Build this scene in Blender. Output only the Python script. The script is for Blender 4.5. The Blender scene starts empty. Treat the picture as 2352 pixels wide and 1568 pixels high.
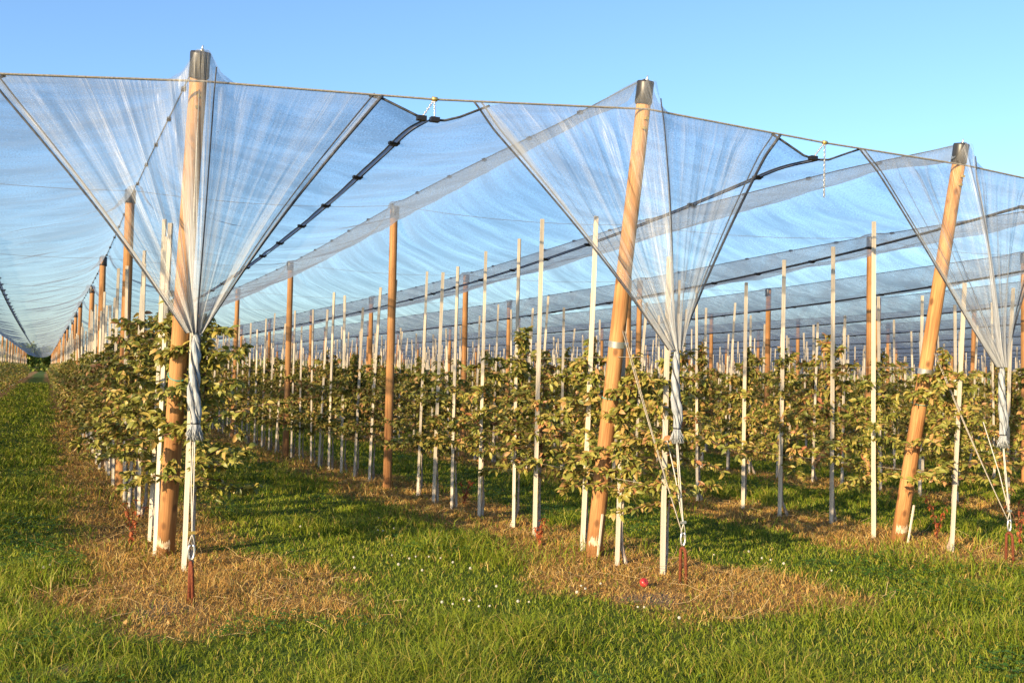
import bpy, math, random
import numpy as np
from mathutils import Vector, Matrix
random.seed(5); rng = np.random.default_rng(7)
S = bpy.context.scene; COL = S.collection
R = math.radians
# ------------------------------------------------------------------ basics
def link(o): COL.objects.link(o); return o
def mesh(name, V, F, mat, uv=None, att=None, smooth=True):
    """F: list of (n,k) int arrays or a list of faces"""
    me = bpy.data.meshes.new(name)
    V = np.asarray(V, np.float32).reshape(-1, 3)
    Fs = [np.asarray(f, np.int32) for f in (F if isinstance(F, (list, tuple)) else [F]) if len(f)]
    idx = np.concatenate([f.ravel() for f in Fs]); tot = np.concatenate([np.full(len(f), f.shape[1], np.int32) for f in Fs])
    me.vertices.add(len(V)); me.vertices.foreach_set('co', V.ravel())
    me.loops.add(len(idx)); me.loops.foreach_set('vertex_index', idx)
    me.polygons.add(len(tot)); st = np.zeros(len(tot), np.int32); st[1:] = np.cumsum(tot)[:-1]
    me.polygons.foreach_set('loop_start', st); me.polygons.foreach_set('loop_total', tot)
    me.polygons.foreach_set('use_smooth', np.full(len(tot), smooth, bool))
    if uv is not None:
        l = me.uv_layers.new(name='UVMap'); l.data.foreach_set('uv', np.asarray(uv, np.float32)[idx].ravel())
    for k, a in (att or {}).items():
        t = me.attributes.new(k, 'FLOAT', 'POINT'); t.data.foreach_set('value', np.asarray(a, np.float32))
    me.materials.append(mat); me.update(); me.validate(); return me
def obj(name, me, parent=None, loc=(0, 0, 0), rot=(0, 0, 0)):
    o = bpy.data.objects.new(name, me); link(o); o.parent = parent; o.location = loc; o.rotation_euler = rot; return o
def tag(o, label=None, cat=None, group=None, kind=None):
    for k, v in (('label', label), ('category', cat), ('group', group), ('kind', kind)):
        if v: o[k] = v
    return o
def empty(name, loc, rz=0): 
    o = obj(name, None, None, loc, (0, 0, rz)); o.empty_display_size = .1; return o
class MB:
    def __init__(s): s.V = []; s.Q = []; s.T = []; s.n = 0
    def add(s, V, Q=None, T=None):
        V = np.asarray(V, float).reshape(-1, 3)
        if Q is not None and len(Q): s.Q.append(np.asarray(Q).reshape(-1, 4) + s.n)
        if T is not None and len(T): s.T.append(np.asarray(T).reshape(-1, 3) + s.n)
        s.V.append(V); s.n += len(V)
    def tube(s, pts, rad, n=8, cap=True):
        P = np.asarray(pts, float); m = len(P); rad = np.broadcast_to(np.asarray(rad, float), (m,))
        T = np.gradient(P, axis=0); T /= np.linalg.norm(T, axis=1)[:, None] + 1e-9
        ref = np.array([0, 0, 1.]) if abs(T[0][2]) < .8 else np.array([1., 0, 0])
        A = np.cross(T, ref); A /= np.linalg.norm(A, axis=1)[:, None] + 1e-9; B = np.cross(T, A)
        a = np.arange(n) * 2 * np.pi / n
        V = P[:, None] + rad[:, None, None] * (np.cos(a)[None, :, None] * A[:, None] + np.sin(a)[None, :, None] * B[:, None])
        i = np.arange(m - 1)[:, None] * n; j = np.arange(n)[None]; k = (j + 1) % n
        Q = np.stack([i + j, i + k, i + n + k, i + n + j], -1).reshape(-1, 4)
        V = V.reshape(-1, 3); T3 = []
        if cap:
            V = np.vstack([V, P[0], P[-1]]); c0, c1 = m * n, m * n + 1
            for q in range(n):
                T3.append((c0, (q + 1) % n, q)); T3.append((c1, (m - 1) * n + q, (m - 1) * n + (q + 1) % n))
        s.add(V, Q, T3); return s
    def box(s, c, sz, M=None):
        x, y, z = np.array(sz) / 2
        V = np.array([[a, b, d] for a in (-x, x) for b in (-y, y) for d in (-z, z)])
        if M is not None: V = V @ np.array(M).T
        s.add(V + np.array(c), [[0, 1, 3, 2], [4, 6, 7, 5], [0, 4, 5, 1], [2, 3, 7, 6], [0, 2, 6, 4], [1, 5, 7, 3]]); return s
    def mesh(s, name, mat, smooth=True, att=None): return mesh(name, np.vstack(s.V), [np.vstack(a) for a in (s.Q, s.T) if a], mat, smooth=smooth, att=att)
    def build(s, name, mat, parent=None, smooth=True): return obj(name, s.mesh(name, mat, smooth), parent)
def vnoise(x, y, seed=0):
    x = np.asarray(x, float); y = np.asarray(y, float)
    xi = np.floor(x).astype(np.int64); yi = np.floor(y).astype(np.int64); fx = x - xi; fy = y - yi
    def h(a, b):
        n = (a * 374761393 + b * 668265263 + seed * 974634777) & 0x7fffffff
        n = ((n ^ (n >> 13)) * 1274126177) & 0x7fffffff
        return ((n ^ (n >> 16)) & 0xffff) / 65535.
    fx = fx * fx * (3 - 2 * fx); fy = fy * fy * (3 - 2 * fy)
    return (h(xi, yi) * (1 - fx) + h(xi + 1, yi) * fx) * (1 - fy) + (h(xi, yi + 1) * (1 - fx) + h(xi + 1, yi + 1) * fx) * fy
def fbm(x, y, seed=0, o=3): return sum(vnoise(x * 2**i, y * 2**i, seed + i) * .5**i for i in range(o)) / sum(.5**i for i in range(o))
def sst(a, b, x): t = np.clip((np.asarray(x, float) - a) / (b - a), 0, 1); return t * t * (3 - 2 * t)
# ------------------------------------------------------------------ camera
YAW, PITCH, ROLL, HC = R(24.5), R(1.95), R(1.3), 1.56
fw = Vector((math.sin(YAW) * math.cos(PITCH), math.cos(YAW) * math.cos(PITCH), math.sin(PITCH)))
rt = Vector((math.cos(YAW), -math.sin(YAW), 0)); up = rt.cross(fw)
r2 = rt * math.cos(ROLL) + up * math.sin(ROLL); u2 = up * math.cos(ROLL) - rt * math.sin(ROLL)
cd = bpy.data.cameras.new('Camera'); cam = link(bpy.data.objects.new('Camera', cd)); S.camera = cam
cam.matrix_world = Matrix((( r2.x, u2.x, -fw.x, 0), (r2.y, u2.y, -fw.y, 0), (r2.z, u2.z, -fw.z, HC), (0, 0, 0, 1)))
cd.sensor_width = 36; cd.lens = 36; cd.clip_end = 4000; cd.clip_start = .05
cd.dof.use_dof = False
def proj(p):
    d = Vector(p) - Vector((0, 0, HC)); z = d.dot(fw)
    if z < .1: return (-9999, 0, z)
    return (1176 + 2352 * d.dot(r2) / z, 784 - 2352 * d.dot(u2) / z, z)
# ------------------------------------------------------------------ layout
ROWX = {n: .95 + 3.44 * (n - 1) for n in range(-2, 30)}
ROWX[0] = -2.45; ROWX[-1] = -5.85; ROWX[-2] = -9.3
def gz(x, y):   # ground height: falls gently behind the headland
    return -.17 * sst(9.5, 24, y) + .02 * (fbm(np.asarray(x) * .5, np.asarray(y) * .5, 3) - .5) * 2
def yfront(x): return np.interp(x, [-6, .95, 4.42, 7.8, 11.2, 60], [7.9, 7.52, 7.13, 6.96, 6.9, 6.9])
def zcable(x): return np.interp(x, [-6, -.4, .95, 2.64, 4.42, 6.2, 7.8, 9.5, 11.2, 60], [3.5, 3.47, 3.59, 3.64, 3.75, 3.66, 3.62, 3.52, 3.62, 3.6])
def rowend(n): return 170 if n <= 2 else (110 if n < 7 else 125)
def zridge(n, y):
    d = {1: -.12, 2: .03}.get(n, -.06)
    return 3.63 + d + .35 / (1 + (np.abs(np.asarray(y, float) - 7) / 10)**4) * (1 if n in (1, 2, 3) else .75)
def zvalley(y): return 2.80 + .82 * np.exp(-(np.asarray(y, float) - 7.2) / 7)
POSTY = {n: [y0 + 6.6 * k for k in range(40)] for n, y0 in {-2: 13, -1: 13, 0: 13.2, 1: 13.5, 2: 13.65, 3: 12.95, 4: 11.75, 5: 11.9}.items()}
for n in range(6, 30): POSTY[n] = [12 + .1 * ((n * 7) % 5) + 6.6 * k for k in range(40)]
# ------------------------------------------------------------------ materials
def nt(name):
    m = bpy.data.materials.new(name); m.use_nodes = True; t = m.node_tree; t.nodes.clear(); return m, t
def N(t, ty, **kw):
    n = t.nodes.new(ty)
    for k, v in kw.items():
        if k.startswith('i_'):
            key = k[2:]; n.inputs[int(key) if key.isdigit() else key.replace('_', ' ')].default_value = v
        else: setattr(n, k, v)
    return n
def ramp(t, fac, stops):
    n = N(t, 'ShaderNodeValToRGB'); e = n.color_ramp.elements
    while len(e) < len(stops): e.new(.5)
    for q, (p, c) in zip(e, stops): q.position = p; q.color = (*c, 1)
    t.links.new(fac, n.inputs[0]); return n.outputs[0]
def mixc(t, fac, a, b, mode='MIX'):
    n = N(t, 'ShaderNodeMix', data_type='RGBA', blend_type=mode)
    for s, v in ((n.inputs[0], fac), (n.inputs[6], a), (n.inputs[7], b)):
        if isinstance(v, (int, float)): s.default_value = v
        elif isinstance(v, tuple): s.default_value = (*v, 1)
        else: t.links.new(v, s)
    return n.outputs[2]
def math_(t, op, a, b=0., c=None):
    n = N(t, 'ShaderNodeMath', operation=op)
    for i, v in enumerate((a, b) if c is None else (a, b, c)):
        if isinstance(v, (int, float)): n.inputs[i].default_value = v
        else: t.links.new(v, n.inputs[i])
    return n.outputs[0]
def noise(t, vec, scale, detail=3, rough=.55, mp=None, color=False):
    n = N(t, 'ShaderNodeTexNoise', i_Scale=scale, i_Detail=detail, i_Roughness=rough)
    if mp:
        m = N(t, 'ShaderNodeMapping'); m.inputs['Scale'].default_value = mp; t.links.new(vec, m.inputs[0]); vec = m.outputs[0]
    t.links.new(vec, n.inputs['Vector']); return n.outputs['Color' if color else 'Fac']
def out(t, sh): o = N(t, 'ShaderNodeOutputMaterial'); t.links.new(sh, o.inputs[0]); return o
def principled(name, col, rough=.7, spec=.3, metal=0., grain=None, bump=0., var=None, coords='Object'):
    """col: colour or (c1, c2) mixed by stretched noise"""
    m, t = nt(name); p = N(t, 'ShaderNodeBsdfPrincipled', i_Roughness=rough, i_Metallic=metal); p.inputs['Specular IOR Level'].default_value = spec
    tc = N(t, 'ShaderNodeTexCoord').outputs[coords]
    if isinstance(col[0], tuple):
        f = noise(t, tc, grain[0], 5, .6, grain[1]); c = ramp(t, f, [(.3, col[0]), (.7, col[1])])
        if bump:
            b = N(t, 'ShaderNodeBump', i_Strength=bump, i_Distance=.01); t.links.new(f, b.inputs['Height']); t.links.new(b.outputs[0], p.inputs['Normal'])
        if var:
            oi = N(t, 'ShaderNodeObjectInfo'); c = mixc(t, math_(t, 'MULTIPLY', oi.outputs['Random'], var[0]), c, var[1])
        t.links.new(c, p.inputs['Base Color'])
    else: p.inputs['Base Color'].default_value = (*col, 1)
    out(t, p.outputs[0]); return m
def leafy(name, stops, trans=.35, rough=.6, objvar=.0, gloss=.0):
    m, t = nt(name); g = N(t, 'ShaderNodeNewGeometry')
    f = g.outputs['Random Per Island']
    if objvar:
        oi = N(t, 'ShaderNodeObjectInfo'); f = math_(t, 'ADD', math_(t, 'MULTIPLY', f, 1 - objvar), math_(t, 'MULTIPLY', oi.outputs['Random'], objvar))
    c = ramp(t, f, stops)
    d = N(t, 'ShaderNodeBsdfPrincipled', i_Roughness=rough); d.inputs['Specular IOR Level'].default_value = .25 + gloss
    tr = N(t, 'ShaderNodeBsdfTranslucent'); t.links.new(c, d.inputs['Base Color']); t.links.new(c, tr.inputs[0])
    mx = N(t, 'ShaderNodeMixShader', i_0=trans); t.links.new(d.outputs[0], mx.inputs[1]); t.links.new(tr.outputs[0], mx.inputs[2])
    out(t, mx.outputs[0]); return m
def wood(name, c1, c2, knot, var=None):
    m, t = nt(name); p = N(t, 'ShaderNodeBsdfPrincipled', i_Roughness=.75); p.inputs['Specular IOR Level'].default_value = .2
    tc = N(t, 'ShaderNodeTexCoord').outputs['Object']
    f = noise(t, tc, 75, 6, .62, (1, 1, .035)); f2 = noise(t, tc, 5, 3, .5, (1, 1, .25))
    c = ramp(t, math_(t, 'ADD', math_(t, 'MULTIPLY', f, .55), math_(t, 'MULTIPLY', f2, .45)), [(.38, c1), (.62, c2)])
    v = N(t, 'ShaderNodeTexVoronoi', i_Scale=8.0); mp = N(t, 'ShaderNodeMapping'); mp.inputs['Scale'].default_value = (1, 1, .6)
    t.links.new(tc, mp.inputs[0]); t.links.new(mp.outputs[0], v.inputs['Vector'])
    k = ramp(t, v.outputs['Distance'], [(.12, (1, 1, 1)), (.24, (0, 0, 0))])
    kk = N(t, 'ShaderNodeRGBToBW'); t.links.new(k, kk.inputs[0]); c = mixc(t, math_(t, 'MULTIPLY', kk.outputs[0], .75), c, knot)
    if var:
        oi = N(t, 'ShaderNodeObjectInfo'); c = mixc(t, math_(t, 'MULTIPLY', oi.outputs['Random'], var[0]), c, var[1])
    b = N(t, 'ShaderNodeBump', i_Strength=.6, i_Distance=.004); t.links.new(f, b.inputs['Height']); t.links.new(b.outputs[0], p.inputs['Normal'])
    t.links.new(c, p.inputs['Base Color']); out(t, p.outputs[0]); return m
def netmat(name, col, base, streak, attr=False, dark=None, trans=.5):
    """fine woven mesh: mostly holes; denser seen at a slant and where the cloth is gathered"""
    m, t = nt(name)
    uv = N(t, 'ShaderNodeUVMap').outputs[0]
    f = noise(t, uv, 1., 4, .6, streak[0]); f2 = noise(t, uv, 1., 3, .6, streak[1])
    w = math_(t, 'ADD', math_(t, 'MULTIPLY', f, .68), math_(t, 'MULTIPLY', f2, .32))
    f3 = noise(t, uv, 1., 1, .5, streak[2]); w0 = w; w = math_(t, 'ADD', w, math_(t, 'MULTIPLY', math_(t, 'SUBTRACT', f3, .5), .55))
    k = N(t, 'ShaderNodeMapRange', i_1=.36, i_2=.68, i_3=.58, i_4=1.5); t.links.new(w, k.inputs[0])
    if attr:
        a = N(t, 'ShaderNodeAttribute', attribute_name='cover').outputs['Fac']; dens = math_(t, 'MULTIPLY', a, k.outputs[0])
    else: dens = math_(t, 'MULTIPLY', k.outputs[0], base)
    # coverage along a slanted ray: 1-(1-c)^(1/cos)
    g = N(t, 'ShaderNodeNewGeometry'); dt = N(t, 'ShaderNodeVectorMath', operation='DOT_PRODUCT')
    t.links.new(g.outputs['Normal'], dt.inputs[0]); t.links.new(g.outputs['Incoming'], dt.inputs[1])
    cs = math_(t, 'MAXIMUM', math_(t, 'ABSOLUTE', dt.outputs['Value']), .45)
    hole = math_(t, 'POWER', math_(t, 'MAXIMUM', math_(t, 'SUBTRACT', 1., dens), .03), math_(t, 'DIVIDE', 1., cs))
    df = N(t, 'ShaderNodeBsdfDiffuse', i_Color=(*col, 1)); tl = N(t, 'ShaderNodeBsdfTranslucent', i_Color=(*col, 1))
    b = N(t, 'ShaderNodeBump', i_Strength=.7, i_Distance=.1); t.links.new(w0, b.inputs['Height'])
    t.links.new(b.outputs[0], df.inputs['Normal']); t.links.new(b.outputs[0], tl.inputs['Normal'])
    mx = N(t, 'ShaderNodeMixShader', i_0=trans); t.links.new(df.outputs[0], mx.inputs[1]); t.links.new(tl.outputs[0], mx.inputs[2])
    gl = N(t, 'ShaderNodeBsdfGlossy', i_Roughness=.35); t.links.new(b.outputs[0], gl.inputs['Normal']); gl.inputs['Color'].default_value = (.8, .8, .8, 1)
    m2 = N(t, 'ShaderNodeMixShader', i_0=.06); t.links.new(mx.outputs[0], m2.inputs[1]); t.links.new(gl.outputs[0], m2.inputs[2])
    tp = N(t, 'ShaderNodeBsdfTransparent'); m3 = N(t, 'ShaderNodeMixShader')
    t.links.new(hole, m3.inputs[0]); t.links.new(m2.outputs[0], m3.inputs[1]); t.links.new(tp.outputs[0], m3.inputs[2])
    out(t, m3.outputs[0]); return m
M = {}
M['post'] = wood('orange larch', (.24, .1, .034), (.54, .29, .115), (.07, .026, .012), (.35, (.26, .145, .07)))
M['stake'] = wood('pale weathered wood', (.44, .385, .3), (.72, .65, .53), (.27, .2, .13), (.5, (.3, .27, .23)))
M['cap'] = principled('black plastic', ((.012, .012, .012), (.035, .033, .03)), .4, .5, 0, (30, (1, 1, .1)))
M['lime'] = principled('lime paint', ((.16, .1, .07), (.5, .44, .36)), .8, .2, 0, (45, (1, 1, .35)), .4)
M['paint'] = principled('cream paint', ((.33, .22, .13), (.58, .5, .36)), .8, .2, 0, (35, (1, 1, 1)))
M['bark'] = principled('bark', ((.07, .035, .025), (.2, .11, .08)), .8, .2, 0, (40, (1, 1, .2)), .4)
M['twig'] = principled('red twig', (.13, .045, .03), .6)
M['steel'] = principled('zinc steel', (.62, .62, .6), .35, .5, .8)
M['cable'] = principled('twisted cable', ((.17, .15, .12), (.36, .33, .27)), .5, .4, .3, (80, (1, 1, 1)))
M['brass'] = principled('yellow zinc', (.6, .42, .12), .35, .5, .7)
M['rust'] = principled('rust', ((.09, .022, .012), (.2, .062, .028)), .85, .2, 0, (70, (1, 1, 1)), .6)
M['cord'] = principled('white cord', ((.36, .34, .29), (.52, .5, .45)), .7, .3, 0, (200, (1, 1, 1)))
M['teal'] = principled('teal tie', (.03, .3, .26), .5)
M['blue'] = principled('blue twine', (.06, .2, .4), .6)
M['hem'] = principled('hem', ((.015, .017, .022), (.075, .08, .09)), .7, .3, 0, (25, (1, 1, 1)))
M['apple'] = principled('apple red', ((.28, .01, .015), (.42, .05, .04)), .3, .5, 0, (8, (1, 1, 1)))
M['clip'] = principled('clip', (.012, .012, .014), .45)
M['flower'] = principled('clover white', ((.4, .38, .3), (.62, .6, .52)), .8, .2, 0, (200, (1, 1, 1)))
M['leaf'] = leafy('apple leaf', [(0, (.07, .095, .02)), (.2, (.17, .19, .036)), (.5, (.28, .27, .052)), (.72, (.38, .3, .075)), (.88, (.45, .25, .1)), (1, (.38, .14, .07))], .3, .45, .2, .15)
M['redleaf'] = leafy('red leaf', [(0, (.3, .06, .02)), (1, (.42, .14, .05))], .35)
M['grass'] = leafy('grass', [(0, (.07, .115, .008)), (.45, (.185, .25, .016)), (.8, (.285, .31, .03)), (.93, (.34, .29, .055)), (1, (.42, .29, .1))], .4, .5)
M['dry'] = leafy('dry grass', [(0, (.19, .1, .03)), (.3, (.38, .21, .055)), (.68, (.54, .33, .085)), (.88, (.6, .45, .17)), (1, (.2, .2, .03))], .3, .7)
M['litter'] = leafy('leaf litter', [(0, (.1, .055, .02)), (.5, (.26, .14, .045)), (1, (.42, .26, .09))], .15)
M['straw'] = leafy('straw', [(0, (.2, .11, .045)), (.6, (.42, .29, .13)), (1, (.55, .42, .22))], .1)
M['clover'] = leafy('clover', [(0, (.035, .1, .01)), (.6, (.07, .17, .018)), (1, (.13, .23, .03))], .35, .5)
M['farleaf'] = leafy('far leaf', [(0, (.1, .16, .03)), (.6, (.22, .28, .05)), (1, (.36, .34, .08))], .4)
M['net'] = netmat('hail net', (.3, .36, .44), .25, ((2.2, .7, 1), (6, 1.1, 1), (55, 60, 1)))
M['curtain'] = netmat('gathered net', (.5, .52, .53), .21, ((26, .5, 1), (80, .8, 1), (420, 9, 1)), True)
M['strip'] = leafy('doubled hem cloth', [(0, (.5, .53, .57)), (1, (.5, .53, .57))], .6)
M['bundle'] = principled('bundled net', ((.15, .17, .19), (.42, .44, .45)), .7, .3, 0, (60, (1, 1, .1)), .9)
def ground_mat():
    m, t = nt('orchard ground'); p = N(t, 'ShaderNodeBsdfPrincipled', i_Roughness=.95); p.inputs['Specular IOR Level'].default_value = .1
    tc = N(t, 'ShaderNodeNewGeometry').outputs['Position']
    f = noise(t, tc, 9, 6, .65); f2 = noise(t, tc, 1.1, 4); f3 = noise(t, tc, 60, 3)
    green = ramp(t, f, [(.3, (.03, .048, .007)), (.55, (.065, .1, .012)), (.75, (.11, .14, .02))])
    dry = ramp(t, math_(t, 'ADD', math_(t, 'MULTIPLY', f, .5), math_(t, 'MULTIPLY', f3, .5)), [(.3, (.08, .045, .02)), (.5, (.22, .125, .042)), (.7, (.35, .215, .08))])
    bare = ramp(t, f3, [(.3, (.1, .07, .05)), (.7, (.22, .165, .12))])
    a = N(t, 'ShaderNodeAttribute', attribute_name='dry').outputs['Fac']; b = N(t, 'ShaderNodeAttribute', attribute_name='bare').outputs['Fac']
    c = mixc(t, a, green, dry); c = mixc(t, b, c, bare); t.links.new(c, p.inputs['Base Color'])
    bp = N(t, 'ShaderNodeBump', i_Strength=.8, i_Distance=.04); t.links.new(f, bp.inputs['Height']); t.links.new(bp.outputs[0], p.inputs['Normal'])
    out(t, p.outputs[0]); return m
# ------------------------------------------------------------------ ground
def dryness(x, y):
    x = np.asarray(x, float); y = np.asarray(y, float); d = np.zeros(np.broadcast(x, y).shape)
    for n, X in ROWX.items():
        if X < -10 or X > 60: continue
        y0 = {1: 6.2, 2: 5.5, 3: 6.4}.get(n, 6.6)
        w = .80 + .24 * np.exp(-((y - y0 - .9) / 1.2)**2) + .8 * (fbm(x * 1.3, y * 1.3, 11 + n) - .5) + .55 * (fbm(x * 4, y * 4, 40) - .5)
        e = sst(-.12, .38, w - np.abs(x - X - (.18 if n in (1, 2) and True else 0) * np.exp(-(y - y0)**2 / 3))) * sst(-.5, .45, y - y0 + 1.6 * (fbm(x * 1.7, y * 1.7, 23) - .5))
        d = np.maximum(d, e)
    return d
BARE = [(.22, 5.75, .3, .12), (2.6, 4.35, .2, .08), (.75, 7.1, .3, .25), (4.0, 6.3, .3, .2)]
def bareness(x, y):
    d = 0
    for bx, by, a, b in BARE: d = np.maximum(d, sst(1.25, .6, np.hypot((x - bx) / a, (y - by) / b) + .9 * (fbm(x * 6, y * 6, 60) - .5)))
    return d
def axis(lo, hi, step, far0, far1):
    a = list(np.arange(lo, hi, step)); s = step; v = a[-1]
    while v < far1: s *= 1.22; v += s; a.append(v)
    s = step; v = lo; b = []
    while v > far0: s *= 1.22; v -= s; b.append(v)
    return np.array(b[::-1] + a)
gx = axis(-4, 15, .11, -900, 1500); gy = axis(1, 28, .11, -60, 2500)
X, Y = np.meshgrid(gx, gy, indexing='ij'); Zg = gz(X, Y); dr = dryness(X, Y); br = bareness(X, Y)
nx, ny = X.shape; i = np.arange(nx - 1)[:, None] * ny + np.arange(ny - 1)[None]
tag(obj('ground', mesh('ground', np.stack([X, Y, Zg], -1), [np.stack([i, i + ny, i + ny + 1, i + 1], -1).reshape(-1, 4)], ground_mat(), att={'dry': dr.ravel(), 'bare': br.ravel()})), kind='structure')
# ------------------------------------------------------------------ grass, clover, dry grass (uncountable)
def polar(n, r0, r1, p, b0=-8, b1=56):
    """points round the camera, density falling as r^-p"""
    u = rng.random(n); q = 2 - p
    r = (r0**q + u * (r1**q - r0**q))**(1 / q) if abs(q) > 1e-6 else r0 * (r1 / r0)**u
    b = np.radians(rng.uniform(b0, b1, n)); return r * np.sin(b), r * np.cos(b), r
def blades(x, y, h, w, lean, name, mat, flat=.0):
    n = len(x); a = rng.uniform(0, 2 * np.pi, n); dx, dy = np.cos(a), np.sin(a); z = gz(x, y) - .004
    b = rng.uniform(0, 2 * np.pi, n); tx, ty = np.cos(b), np.sin(b); L = lean * h
    V = np.empty((n, 5, 3))
    for k, (f, hh, l) in enumerate(((1, 0, 0), (-1, 0, 0), (-.75, .55, .3), (.75, .55, .3))):
        V[:, k, 0] = x + dx * w * f * .5 + tx * L * l; V[:, k, 1] = y + dy * w * f * .5 + ty * L * l; V[:, k, 2] = z + h * hh
    V[:, 4, 0] = x + tx * L; V[:, 4, 1] = y + ty * L; V[:, 4, 2] = z + h * (1 - .25 * lean)
    k = np.arange(n)[:, None] * 5
    return obj(name, mesh(name, V, [k + np.array([0, 1, 2, 3]), k + np.array([3, 2, 4])], mat))
x, y, r = polar(1080000, 3.2, 110, 1.55, -14, 66)
keep = (rng.random(len(x)) > dryness(x, y) * .88) & (rng.random(len(x)) > bareness(x, y) * .9) & (rng.random(len(x)) < .45 + .9 * fbm(x * 3, y * 3, 71))
x, y, r = x[keep], y[keep], r[keep]
tuft = sst(.45, .75, fbm(x * 1.1, y * 1.1, 77)); n = len(x)
h = (.035 + .075 * rng.random(n)**1.3) * (.55 + 1.25 * tuft) * (1 + .15 * np.minimum(r / 20, 2))
tag(blades(x, y, h, (.003 + .00085 * np.maximum(r - 3, 0)**.95) * rng.uniform(.7, 1.3, n), rng.uniform(.2, 1.5, n), 'grass', M['grass']), 'short green grass growing in the lanes and on the headland', 'grass', kind='stuff')
x, y, r = polar(850000, 4.2, 45, 1.5, -6, 54)
dd = dryness(x, y); keep = rng.random(len(x)) < dd * (.35 + .75 * fbm(x * 4, y * 4, 81)); x, y, r = x[keep], y[keep], r[keep]; n = len(x)
tag(blades(x, y, (.02 + .1 * rng.random(n)**2) * (.35 + 1.5 * fbm(x * 2, y * 2, 83)**2), (.002 + .0006 * np.maximum(r - 3, 0)) * rng.uniform(.6, 1.3, n), rng.uniform(.3, 1.9, n), 'dry_grass', M['dry']), 'brown dried grass and straw on the sprayed strips under the rows', 'dry grass', kind='stuff')
x, y, r = polar(17000, 4.4, 26, 1.5, -6, 54); dd = dryness(x, y); k_ = rng.random(len(x)) < sst(.3, .8, dd) * .8; x, y = x[k_], y[k_]; n = len(x)
L = rng.uniform(.01, .026, n); C = np.stack([x, y, gz(x, y) + rng.uniform(.006, .03, n)], -1); d = rng.normal(0, 1, (n, 3)); d[:, 2] *= .45; d /= np.linalg.norm(d, axis=1)[:, None]; s_ = np.cross(d, np.array([0, 0, 1.]) + rng.normal(0, .4, (n, 3))); s_ /= np.linalg.norm(s_, axis=1)[:, None]
V = np.stack([C - d * L[:, None], C + s_ * L[:, None] * .5, C + d * L[:, None], C - s_ * L[:, None] * .5], 1)
tag(obj('fallen_leaves', mesh('fallen_leaves', V, [np.arange(n)[:, None] * 4 + np.arange(4)], M['litter'], smooth=False)), 'withered brown leaf litter lying on the dry strips', 'leaves', kind='stuff')
x, y, r = polar(9000, 4.4, 22, 1.5, -6, 54); k_ = rng.random(len(x)) < dryness(x, y) * .8; x, y = x[k_], y[k_]; st = MB()
for px, py in zip(x[:1500], y[:1500]):
    a = rng.uniform(0, 6.28); L_ = rng.uniform(.06, .28); z0 = float(gz(px, py)); st.tube([(px, py, z0 + .01), (px + math.cos(a) * L_ * .5, py + math.sin(a) * L_ * .5, z0 + .02 + rng.uniform(0, .05)), (px + math.cos(a + .3) * L_, py + math.sin(a + .3) * L_, z0 + rng.uniform(.0, .12))], .0017, 3, False)
tag(st.build('straw', M['straw']), 'pale dead stems lying on the dry strips', 'straw', kind='stuff')
# clover: leaflets in threes, in patches
x, y, r = polar(60000, 3.4, 26, 1.4, -6, 54)
pt = sst(.52, .66, fbm(x * .8, y * .8, 91)); keep = (rng.random(len(x)) < pt * .9) & (dryness(x, y) < .35) & (bareness(x, y) < .3); x, y, r = x[keep], y[keep], r[keep]
n = len(x); hz = gz(x, y) + rng.uniform(.03, .085, n); L = rng.uniform(.012, .02, n) * (1 + .03 * r); a0 = rng.uniform(0, 7, n)
shape = np.array([[0, 0], [.55, .42], [1, .45], [1.02, .0], [1, -.45], [.55, -.42]]); Vc = []
tilt = rng.uniform(-.25, .45, (3, n))
for k in range(3):
    a = a0 + k * 2.094; c, s_ = np.cos(a)[:, None], np.sin(a)[:, None]
    px = shape[None, :, 0] * L[:, None]; py = shape[None, :, 1] * L[:, None]
    Vc.append(np.stack([x[:, None] + c * px - s_ * py, y[:, None] + s_ * px + c * py, hz[:, None] + px * tilt[k][:, None] + np.abs(py) * .3], -1))
Vc = np.concatenate(Vc); k = np.arange(len(Vc))[:, None] * 6
tag(obj('clover', mesh('clover', Vc, [k + np.array([0, 1, 2, 3]), k + np.array([0, 3, 4, 5])], M['clover'])), 'bright green clover leaves in patches among the lane grass', 'clover', kind='stuff')
# ------------------------------------------------------------------ poles and caps
def pole_mesh(h, r0, r1, name='pole', seed=0):
    zs = np.linspace(-.06, h, 9); q = np.random.default_rng(seed)
    wob = np.cumsum(q.normal(0, .003, (9, 2)), 0); wob -= wob[0]
    return MB().tube(np.column_stack([wob[:, 0] * (zs / h), wob[:, 1] * (zs / h), zs]), np.linspace(r0, r1, 9), 14).mesh(name, M['post'])
def cap_mesh(r, h):
    b = MB(); n = 18
    prof = [(r * 1.06, -h), (r * 1.14, -h + .012), (r * 1.1, -h * .5), (r * 1.14, -.012), (r * 1.05, .0), (r * .5, .006)]
    a = np.arange(n) * 2 * np.pi / n
    V = np.array([[p * math.cos(t), p * math.sin(t), z] for p, z in prof for t in a] + [[0, 0, .008]]); Q = []; T = []
    for i in range(len(prof) - 1):
        for j in range(n): Q.append((i * n + j, i * n + (j + 1) % n, (i + 1) * n + (j + 1) % n, (i + 1) * n + j))
    e = (len(prof) - 1) * n
    for j in range(n): T.append((e + j, e + (j + 1) % n, e + n))
    b.add(V, Q, T); return b.mesh('cap', M['cap'])
ORD = ['first', 'second', 'third', 'fourth', 'fifth', 'sixth', 'seventh', 'eighth', 'ninth', 'tenth', 'eleventh', 'twelfth', 'thirteenth', 'fourteenth', 'fifteenth', 'sixteenth']
ROWNAME = {1: 'the left row', 2: 'the middle row', 3: 'the right row', 0: 'the leftmost row'}
def rowname(n): return ROWNAME.get(n) or ('the %s row beyond the right one' % ORD[n - 4] if 4 <= n <= 8 else 'the far rows on the right')
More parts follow.
